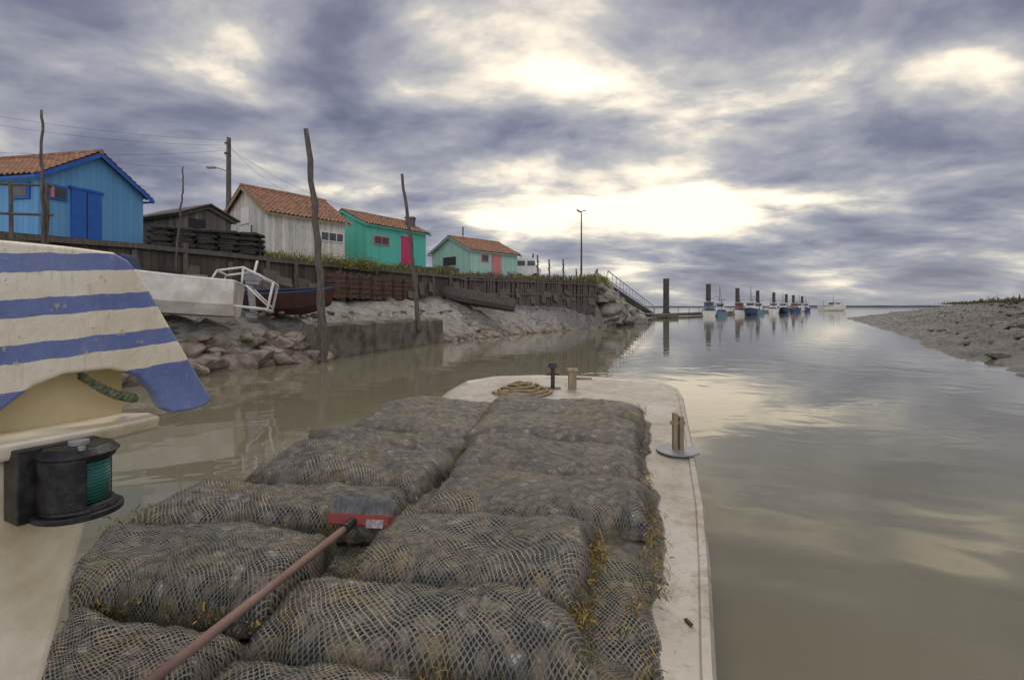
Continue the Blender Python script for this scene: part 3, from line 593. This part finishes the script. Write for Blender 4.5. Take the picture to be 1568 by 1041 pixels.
c=ramp(nt,n1.outputs[0],[(.3,(.28,.25,.19)),(.55,(.38,.355,.295)),(.75,(.43,.415,.36))])
c=mixc(nt,ramp(nt,n3.outputs[0],[(.48,(0,0,0)),(.64,(.8,)*3)]),c,(.20,.155,.09)); c=mixc(nt,ramp(nt,n2.outputs[0],[(.57,(0,0,0)),(.68,(.65,)*3)]),c,(.12,.09,.055))
nt.links.new(c,b.inputs['Base Color']); b.inputs['Roughness'].default_value=.42; bump(nt,n2.outputs[0],b,.3,.004)
mesh('hull_and_deck',vs,fs,m,BG)
G=Geo(); z=dz(5.4)
G.tube([(.43,5.4,z),(.43,5.4,z+.26)],.022,10); G.tube([(.43,5.4,z+.24),(.43,5.4,z+.29)],[.05,.035],12); G.tube([(.36,5.4,z+.17),(.50,5.4,z+.17)],.014,8)
G.box((.43,5.4,z+.02),.16,.16,.02); G.obj('bow_bollard',[M['dark_metal']],BG)
G=Geo(); G.box((.63,5.35,z+.1),.08,.08,.24); G.box((.63,5.35,z+.22),.11,.11,.025); G.box((.76,5.4,z+.12),.16,.025,.025); G.obj('bow_samson_post',[M['pale_wood']],BG)
G=Geo()
for k in range(7):
    r_=.24-.028*k; ph=R(0,6); G.tube([(.1+r_*1.2*math.cos(a*.4)+.02*math.sin(a+ph),5.15+r_*math.sin(a*.4)+.015*math.cos(a*1.3+ph),dz(5.2)+.035+.014*k+.012*math.sin(a+ph)) for a in range(17)],.012,6)
G.obj('rope_coil',[M['rope']],BG,True)
cx_,cy_=1.11,3.43; z=dz(cy_)+.03
G=Geo(); G.tube([(cx_,cy_,z),(cx_,cy_,z+.01)],[.14,.14],28); G.obj('bollard_base_plate',[M['galv']],BG)
G=Geo(); G.box((cx_-.018,cy_,z+.13),.03,.045,.25); G.box((cx_+.022,cy_,z+.12),.03,.045,.23); G.box((cx_,cy_,z+.19),.10,.025,.025); ob=G.obj('side_bollard',[M['pale_wood']],BG); bv=ob.modifiers.new('b','BEVEL'); bv.width=.005; bv.segments=2
G=Geo(); G.box((.60,1.74,dz(1.78)+.024),.012,.035,.006,(1,.3,0)); G.obj('deck_socket',[simple('rusted_steel',(.1,.06,.04),(.05,.03,.02),20,.8)],BG)

# ------------------------------------------------------------------ oyster bags
m,nt,b,o=mat_new('oyster_shells'); M['oyster']=m
uv=texco(nt,'UV'); dn=noise_n(nt,uv,8,4,.6)
vv=nt.nodes.new('ShaderNodeVectorMath'); vv.operation='MULTIPLY_ADD'; nt.links.new(dn.outputs[1],vv.inputs[0]); vv.inputs[1].default_value=(.05,.05,0); nt.links.new(uv,vv.inputs[2])
vo=nt.nodes.new('ShaderNodeTexVoronoi'); vo.inputs['Scale'].default_value=24; nt.links.new(vv.outputs[0],vo.inputs['Vector'])
se=nt.nodes.new('ShaderNodeSeparateXYZ'); nt.links.new(vo.outputs['Color'],se.inputs[0])
c=ramp(nt,se.outputs[0],[(0,(.13,.085,.045)),(.3,(.31,.215,.125)),(.6,(.43,.325,.205)),(.85,(.29,.245,.15)),(1,(.78,.70,.57))])
n2=noise_n(nt,uv,45,5,.7); c=mixc(nt,ramp(nt,n2.outputs[0],[(.4,(.75,)*3),(.6,(0,0,0))]),c,(.07,.055,.03))
n3=noise_n(nt,texco(nt),3.5,4,.6); c=mixc(nt,ramp(nt,n3.outputs[0],[(.5,(0,0,0)),(.68,(.5,)*3)]),c,(.16,.165,.06))
c=mixc(nt,ramp(nt,vo.outputs['Distance'],[(.35,(0,0,0)),(.7,(.9,)*3)]),c,(.012,.010,.007))  # near-black between shells: recess shade painted into the colour
nt.links.new(c,b.inputs['Base Color']); b.inputs['Roughness'].default_value=.55
bump(nt,math_n(nt,'ADD',math_n(nt,'MULTIPLY',vo.outputs['Distance'],-1.0),math_n(nt,'MULTIPLY',n2.outputs[0],.3)),b,1,.02)
m,nt,b,o=mat_new('plastic_net_mesh'); M['net']=m
uv=texco(nt,'UV'); dn=noise_n(nt,uv,4,3,.5)
vv=nt.nodes.new('ShaderNodeVectorMath'); vv.operation='MULTIPLY_ADD'; nt.links.new(dn.outputs[1],vv.inputs[0]); vv.inputs[1].default_value=(.05,.05,0); nt.links.new(uv,vv.inputs[2])
s=nt.nodes.new('ShaderNodeSeparateXYZ'); nt.links.new(vv.outputs[0],s.inputs[0]); pit=.0172
def ln(e):
    fr=math_n(nt,'FRACT',math_n(nt,'DIVIDE',e,pit)); return math_n(nt,'ABSOLUTE',math_n(nt,'SUBTRACT',fr,.5))
a=ln(math_n(nt,'ADD',s.outputs[0],math_n(nt,'MULTIPLY',s.outputs[1],.85))); bb=ln(math_n(nt,'SUBTRACT',s.outputs[0],math_n(nt,'MULTIPLY',s.outputs[1],.85)))
mxn=math_n(nt,'SMOOTH_MAX',a,bb,.12)
n3=noise_n(nt,texco(nt),4,6,.65); n4=noise_n(nt,texco(nt),40,4,.7)
thr=math_n(nt,'SUBTRACT',.375,math_n(nt,'MULTIPLY',ramp(nt,n4.outputs[0],[(.5,(0,0,0)),(.68,(1,1,1))]),.14))
mask=math_n(nt,'GREATER_THAN',mxn,thr)
c=ramp(nt,n3.outputs[0],[(.35,(.085,.095,.09)),(.52,(.15,.155,.14)),(.62,(.17,.155,.085)),(.72,(.12,.125,.05))]); c=mixc(nt,ramp(nt,n4.outputs[0],[(.52,(0,0,0)),(.67,(.7,)*3)]),c,(.22,.16,.08))
nt.links.new(c,b.inputs['Base Color']); b.inputs['Roughness'].default_value=.42; bump(nt,mxn,b,1,.006)
tr=nt.nodes.new('ShaderNodeBsdfTransparent'); ms=nt.nodes.new('ShaderNodeMixShader'); nt.links.new(mask,ms.inputs[0]); nt.links.new(tr.outputs[0],ms.inputs[1]); nt.links.new(b.outputs[0],ms.inputs[2]); nt.links.new(ms.outputs[0],o.inputs[0])
def tz(y): return .7+.06*y
def bag(TL,TR,BR,BL,dzv=0,th=.10,name='oyster_bag'):
    P=empty(name); TL,TR,BR,BL=[Vector(a) for a in (TL,TR,BR,BL)]
    Lu=((TR-TL).length+(BR-BL).length)/2; Lv=((TL-BL).length+(TR-BR).length)/2
    NU,NV=84,46; sd_=R(0,200); uo=R(0,5); k1,k2,k3,k4=[R(-.025,.025) for _ in range(4)]; slump=R(-.6,.6)
    for lay_ in (0,1):
        vs=[];fs=[];uv=[]
        ext=0.0 if lay_==0 else .005
        for j in range(NV+1):
            bv=j/NV
            for i in range(NU+1):
                a=i/NU; p=(TL.lerp(TR,a)).lerp(BL.lerp(BR,a),bv)
                ea=abs(2*a-1);eb=abs(2*bv-1)
                bulge=max(0,(1-ea**12))**.8*max(0,(1-eb**6))**.8
                bulge*=1-.22*abs(2*bv-1+slump*.4)**1.6
                wob=.030*fbm(p.x*2.2+sd_,p.y*2.2,0,2)
                tilt=lerp(lerp(k1,k2,a),lerp(k3,k4,a),bv)
                z=tz(p.y)+dzv+tilt-th*(1-bulge)*.95+wob*(.3+bulge)+.016*noise.noise(Vector((p.x*11+sd_,p.y*11,0)))*bulge+.008*noise.noise(Vector((p.x*27+sd_,p.y*27,0)))
                q=p+Vector((.045*fbm(p.x*2.8,p.y*2.8,sd_,3),.045*fbm(p.x*2.8,p.y*2.8,sd_+9,3)))
                c_=(TL+TR+BR+BL)/4; q=c_+(q-c_)*(1.03+ext*1.2)
                vs.append((q.x,q.y,z+ext)); uv.append((a*Lu+uo,bv*Lv*1.12+uo))
        n=NU+1
        for j in range(NV):
            for i in range(NU): fs.append((j*n+i,(j+1)*n+i,(j+1)*n+i+1,j*n+i+1))
        b0=len(vs); rim=[i for i in range(n)]+[j*n+NU for j in range(1,NV+1)]+[NV*n+i for i in range(NU-1,-1,-1)]+[j*n for j in range(NV-1,0,-1)]
        for r_ in rim: vs.append((vs[r_][0],vs[r_][1],vs[r_][2]-.06)); uv.append((uv[r_][0],uv[r_][1]+.06))
        for k in range(len(rim)): k2_=(k+1)%len(rim); fs.append((rim[k],rim[k2_],b0+k2_,b0+k))
        mesh('oysters' if lay_==0 else 'net',vs,fs,M['oyster'] if lay_==0 else M['net'],P,uv,True)
for q in [((-.2,4.45),(1.12,4.15),(.95,3.55),(-.3,3.85)),((-.3,3.95),(.96,3.66),(.81,3.03),(-.4,3.3)),((-.35,3.4),(.82,3.14),(.73,2.45),(-.4,2.7)),((-.4,2.9),(.75,2.66),(.60,1.92),(-.5,2.1)),((-.5,2.4),(.65,2.24),(.43,1.42),(-.6,1.65)),((-.6,1.9),(.47,1.68),(.24,.8),(-.7,1.0)),
   ((-1.2,3.65),(-.2,3.4),(-.3,2.75),(-1.35,2.85)),((-1.35,2.95),(-.3,2.8),(-.4,2.15),(-1.5,2.25)),((-1.5,2.35),(-.45,2.2),(-.6,1.55),(-1.4,1.65)),((-1.35,1.75),(-.6,1.6),(-.7,1.05),(-1.2,1.1)),((-.9,4.4),(-.1,4.3),(-.2,3.3),(-1.1,3.5))]:
    bag(*q,dzv=-.11)
UP=[((-.11,4.43),(1.06,4.15),(.90,3.62),(-.2,3.86),.01),((-.2,3.86),(.9,3.62),(.74,3.11),(-.28,3.36),.02),((-.28,3.38),(.76,3.12),(.70,2.66),(-.34,2.83),0),((-.33,2.80),(.70,2.66),(.58,2.2),(-.41,2.26),0),
 ((-.50,2.2),(.35,2.11),(.195,1.59),(-.56,1.76),.045),((-.66,1.74),(.20,1.56),(.21,1.30),(-.78,1.42),.02),((-.74,1.40),(.12,1.28),(.05,.8),(-.8,.9),.02),
 ((-.86,4.5),(-.16,4.35),(-.25,3.3),(-1.12,3.6),.0),((-1.44,3.66),(-.3,3.3),(-.33,2.9),(-1.2,3.2),-.02),((-1.3,3.22),(-.35,2.94),(-.45,2.47),(-1.46,2.73),.02),
 ((-1.54,2.68),(-.50,2.49),(-.53,2.15),(-1.66,2.18),.02),((-1.70,2.16),(-.70,2.08),(-.77,1.58),(-1.44,1.68),.03),((-1.40,1.62),(-.80,1.5),(-.76,1.08),(-1.2,1.15),0)]
for q in UP: bag(*q[:4],dzv=q[4])
wm=[simple('yellow_wrack',(.40,.27,.06),(.24,.16,.04),20,.6),simple('green_weed',(.05,.075,.025),(.09,.11,.04),20,.6),simple('brown_wrack',(.12,.09,.045),(.2,.15,.07),20,.6)]
G=Geo()
def weed(x,y,z,n,sp,cm,L0=.06):
    for i in range(n):
        p=Vector((x+random.gauss(0,sp),y+random.gauss(0,sp),z+random.gauss(0,sp*.8))); d=Vector((R(-.7,.7),R(-.8,.5),R(-1,.3))).normalized(); wv=Vector((R(-1,1),R(-1,1),R(-1,1))).normalized()*R(.0008,.0026); ll=R(.3,1.3)*L0
        q1=p+d*ll*.5+Vector((R(-1,1),R(-1,1),R(-1,1)))*.006; q2=q1+(d+Vector((R(-.8,.8),R(-.8,.8),-.6))).normalized()*ll*.5
        G.add([p-wv,p+wv,q1+wv*1.2,q1-wv*1.2,q2+wv*.5,q2-wv*.5],[(0,1,2,3),(3,2,4,5)],cm if random.random()<.7 else random.randrange(3))
edge=[(1.08,4.15),(.90,3.6),(.77,3.08),(.70,2.55),(.60,2.02),(.40,1.5),(.22,1.05)]
for i in range(200):
    p=along(edge,random.random()); weed(p.x+R(-.08,.01),p.y,tz(p.y)-R(.04,.20),int(R(8,36)),.016,random.choice((0,1,1,2,2,0)),.03)
e2=[(.36,2.1),(.28,1.85),(.2,1.58),(.2,1.3)]
for i in range(60):
    p=along(e2,random.random()); weed(p.x+R(-.03,.03),p.y,tz(p.y)-R(.0,.12),24,.015,random.choice((0,0,1,2)),.03)
for q in UP:
    TL,TR,BR,BL=[Vector(a) for a in q[:4]]
    for i in range(18):
        p=BL.lerp(BR,random.random()); weed(p.x,p.y,tz(p.y)-.075+q[4],int(R(5,26)),.02,random.choice((1,2,2,0)),.03)
    for i in range(6):
        p=BL.lerp(TL,random.random()); weed(p.x,p.y,tz(p.y)-.07+q[4],14,.018,random.choice((1,0,2)),.03)
G.obj('seaweed_fringe',wm)
# ------------------------------------------------------------------ broom
B=empty('deck_broom')
c=Vector((-.60,2.02,tz(2.02)+.040)); ax=Vector((.97,-.16,.02)).normalized(); up=Vector((.05,.35,.93)).normalized()
G=Geo(); G.box(c,.255,.055,.045,ax,up); ob=G.obj('head_block',[simple('red_lacquered_wood',(.28,.05,.04),(.17,.035,.03),10,.4)],B); bv=ob.modifiers.new('b','BEVEL'); bv.width=.008; bv.segments=3
G=Geo(); G.box(c+ax*.07-Vector((0,.030,0)),.07,.004,.03,ax,up); G.obj('label',[simple('worn_label',(.5,.5,.5),(.2,.12,.12),60,.5)],B)
G=Geo(); fw=up.cross(ax).normalized()
for i in range(1500):
    p=c+ax*R(-.12,.12)+fw*R(-.022,.022)+up*.02; q=p+up*R(.035,.065)+fw*R(.0,.03)+ax*R(-.012,.012); G.tube([p,q],[.0012,.0008],3,cap=False)
G.obj('bristles',[simple('grey_bristles',(.26,.26,.25),(.14,.14,.14),20,.8)],B)
h0=c+Vector((-.02,-.02,0)); h1=Vector((-.80,1.15,1.7-.83))
G=Geo(); G.tube([h0,h0.lerp(h1,.08)],.019,12); G.obj('socket',[M['black']],B)
G=Geo(); hd=(h1-h0); G.tube([h0.lerp(h1,.05),h0+hd*.6,h0+hd*1.25],.0135,12); G.obj('handle',[M['brown_wood']],B,True)

# ------------------------------------------------------------------ wheelhouse with striped brow
WH=empty('striped_wheelhouse')
A0=Vector((-.8,.8,0)); EE=Vector((.156,.3,0)); NN=Vector((.887,-.461,0))
def wp(t,z,off=0): q=A0+EE*t+NN*off; return (q.x,q.y,z)
m,nt,b,o=mat_new('striped_boat_paint'); M['stripe']=m
uv=texco(nt,'UV'); s=nt.nodes.new('ShaderNodeSeparateXYZ'); nt.links.new(uv,s.inputs[0]); wn=noise_n(nt,uv,9,5,.6)
vq=math_n(nt,'SUBTRACT',s.outputs[1],math_n(nt,'MULTIPLY',s.outputs[0],.03)); vq=math_n(nt,'ADD',vq,math_n(nt,'MULTIPLY',math_n(nt,'SUBTRACT',wn.outputs[0],.5),.010))
fr=math_n(nt,'FRACT',math_n(nt,'DIVIDE',math_n(nt,'SUBTRACT',vq,1.754),.0733)); msk=math_n(nt,'LESS_THAN',fr,.41)
tip=math_n(nt,'MULTIPLY',math_n(nt,'LESS_THAN',vq,1.566),math_n(nt,'GREATER_THAN',s.outputs[0],.5)); msk=math_n(nt,'MAXIMUM',msk,tip)
n1=noise_n(nt,texco(nt),6,8,.7); n2=noise_n(nt,texco(nt),45,6,.7); n5=noise_n(nt,mapping(nt,uv,(1,.25,1)),28,7,.7)
wc=ramp(nt,n1.outputs[0],[(.35,(.66,.58,.42)),(.65,(.80,.75,.62))]); bc=ramp(nt,n1.outputs[0],[(.35,(.11,.15,.33)),(.65,(.17,.22,.43))])
c=mixc(nt,msk,wc,bc); c=mixc(nt,ramp(nt,n2.outputs[0],[(.62,(0,0,0)),(.66,(.85,)*3)]),c,(.50,.42,.26)); c=mixc(nt,ramp(nt,n5.outputs[0],[(.54,(0,0,0)),(.75,(.55,)*3)]),c,(.30,.26,.18))
nt.links.new(c,b.inputs['Base Color']); b.inputs['Roughness'].default_value=.42; bump(nt,math_n(nt,'ADD',n2.outputs[0],n1.outputs[0]),b,.5,.006)
cream=simple('worn_cream_paint',(.46,.39,.24),(.74,.68,.54),5,.45,.4,.004,contrast=(.3,.58))
yell=simple('yellowed_cream_paint',(.46,.36,.15),(.68,.58,.36),4,.5,.3,.003)
ol=[(-1.2,1.805),(0,1.805),(.25,1.804),(.46,1.80),(.53,1.787),(.6,1.755),(.7,1.690),(.8,1.628),(.9,1.565),(1.0,1.503),(.97,1.49),(.88,1.486),(.765,1.487),(.71,1.50),(.67,1.532),(.59,1.568),(.45,1.587),(.245,1.586),(.12,1.570),(0,1.535),(-.1,1.505),(-.25,1.49),(-1.2,1.49)]
vs=[];uv_=[];n=len(ol)
for off in (0,-.035):
    for t,z in ol: vs.append(wp(t,z,off)); uv_.append((t,z))
fs=[tuple(range(n)),tuple(range(2*n-1,n-1,-1))]+[(i,i+n,(i+1)%n+n,(i+1)%n) for i in range(n)]
ob=mesh('striped_brow_panel',vs,fs,M['stripe'],WH,uv_); bv=ob.modifiers.new('b','BEVEL'); bv.width=.006; bv.segments=3; bv.limit_method='ANGLE'
G=Geo(); q=[wp(-1.2,1.797,-.036),wp(.46,1.792,-.036),wp(.46,1.792,-.9),wp(-1.2,1.797,-.9)]; G.add(q+[(x,y,z-.03) for x,y,z in q],[(0,1,2,3),(7,6,5,4),(0,4,5,1),(1,5,6,2),(2,6,7,3),(3,7,4,0)]); G.obj('roof',[cream],WH)
G=Geo(); q=[wp(-1.2,1.46,-.09),wp(.62,1.46,-.09),wp(.62,1.60,-.09),wp(-1.2,1.60,-.09)]; q2=[wp(-1.2,1.46,-.12),wp(.62,1.46,-.12),wp(.62,1.60,-.12),wp(-1.2,1.60,-.12)]
G.add(q+q2,[(0,1,2,3),(7,6,5,4),(0,4,5,1),(1,5,6,2),(2,6,7,3),(3,7,4,0)]); G.obj('inner_coaming',[yell],WH)
pl=[(-1.2,-.12),(-1.2,.02),(.45,.02),(.70,.0),(.72,-.05),(.6,-.12)]
vs=[wp(t,1.487,o_) for t,o_ in pl]+[wp(t,1.458,o_-.01) for t,o_ in pl]; n=len(pl)
ob=mesh('ledge',vs,[tuple(range(n)),tuple(range(2*n-1,n-1,-1))]+[(i,i+n,(i+1)%n+n,(i+1)%n) for i in range(n)],cream,WH); bv=ob.modifiers.new('b','BEVEL'); bv.width=.008; bv.segments=3
pl=[(-1.2,1.455),(.43,1.455),(.37,1.32),(.19,1.08),(-.15,.6),(-1.2,.6)]
vs=[wp(t,z,-.02) for t,z in pl]+[wp(t,z,-.08) for t,z in pl]; n=len(pl)
ob=mesh('bulkhead',vs,[tuple(range(n)),tuple(range(2*n-1,n-1,-1))]+[(i,i+n,(i+1)%n+n,(i+1)%n) for i in range(n)],cream,WH); bv=ob.modifiers.new('b','BEVEL'); bv.width=.012; bv.segments=3
G=Geo(); pts=[wp(.38,1.575,-.06),wp(.44,1.55,-.03),wp(.5,1.535,-.02),wp(.58,1.525,-.02),wp(.63,1.52,-.05)]
for ph in (0,2.1,4.2):
    G.tube([along(pts,i/30)+Vector((0,0,.005*math.sin(i*.9+ph)))+NN*.005*math.cos(i*.9+ph) for i in range(31)],.0048,6)
G.obj('rope_lashing',[M['green_rope']],WH,True)
# navigation lantern
NL=empty('navigation_lantern'); cx_,cy_=-.715,.845
def cyl(G,z0,z1,r0,r1,m=0,n=32): G.tube([(cx_,cy_,z0),(cx_,cy_,z1)],[r0,r1],n,m)
G=Geo(); cyl(G,1.362,1.372,.060,.060); cyl(G,1.372,1.382,.052,.048); cyl(G,1.452,1.462,.048,.052); cyl(G,1.462,1.474,.056,.044)
vs=[];fs=[];NA=30; a0,a1=math.radians(-38),math.radians(-290)
for i in range(NA+1):
    an=lerp(a0,a1,i/NA); 
    for r_ in (.045,.052):
        for z in (1.378,1.458): vs.append((cx_+r_*math.cos(an),cy_+r_*math.sin(an),z))
    if i:
        k=4*i; fs+=[(k-4,k,k+1,k-3),(k-2,k-1,k+3,k+2),(k-4,k-2,k+2,k),(k-3,k+1,k+3,k-1)]
fs+=[(0,1,3,2),(4*NA,4*NA+2,4*NA+3,4*NA+1)]
G.add(vs,fs)
G.box((cx_-.045,cy_+.005,1.418),.05,.11,.115,(.887,-.461,0))
ob=G.obj('housing',[M['scuffed_black']],NL); bv=ob.modifiers.new('b','BEVEL'); bv.width=.002; bv.segments=2; bv.limit_method='ANGLE'
m,nt,b,o=mat_new('green_lens_glass'); b.inputs['Base Color'].default_value=(.008,.10,.085,1); b.inputs['Roughness'].default_value=.15
w_=nt.nodes.new('ShaderNodeTexWave'); w_.bands_direction='Z'; w_.inputs['Scale'].default_value=60; nt.links.new(texco(nt),w_.inputs[0]); bump(nt,w_.outputs[0],b,.4,.002)
G=Geo(); cyl(G,1.380,1.454,.042,.042); G.obj('green_lens',[m],NL,True)
G=Geo(); cyl(G,1.474,1.480,.014,.014); G.tube([(cx_+.03,cy_-.03,1.472),(cx_+.03,cy_-.03,1.478)],.005,8); G.obj('screw_caps',[M['galv']],NL)
print('done')
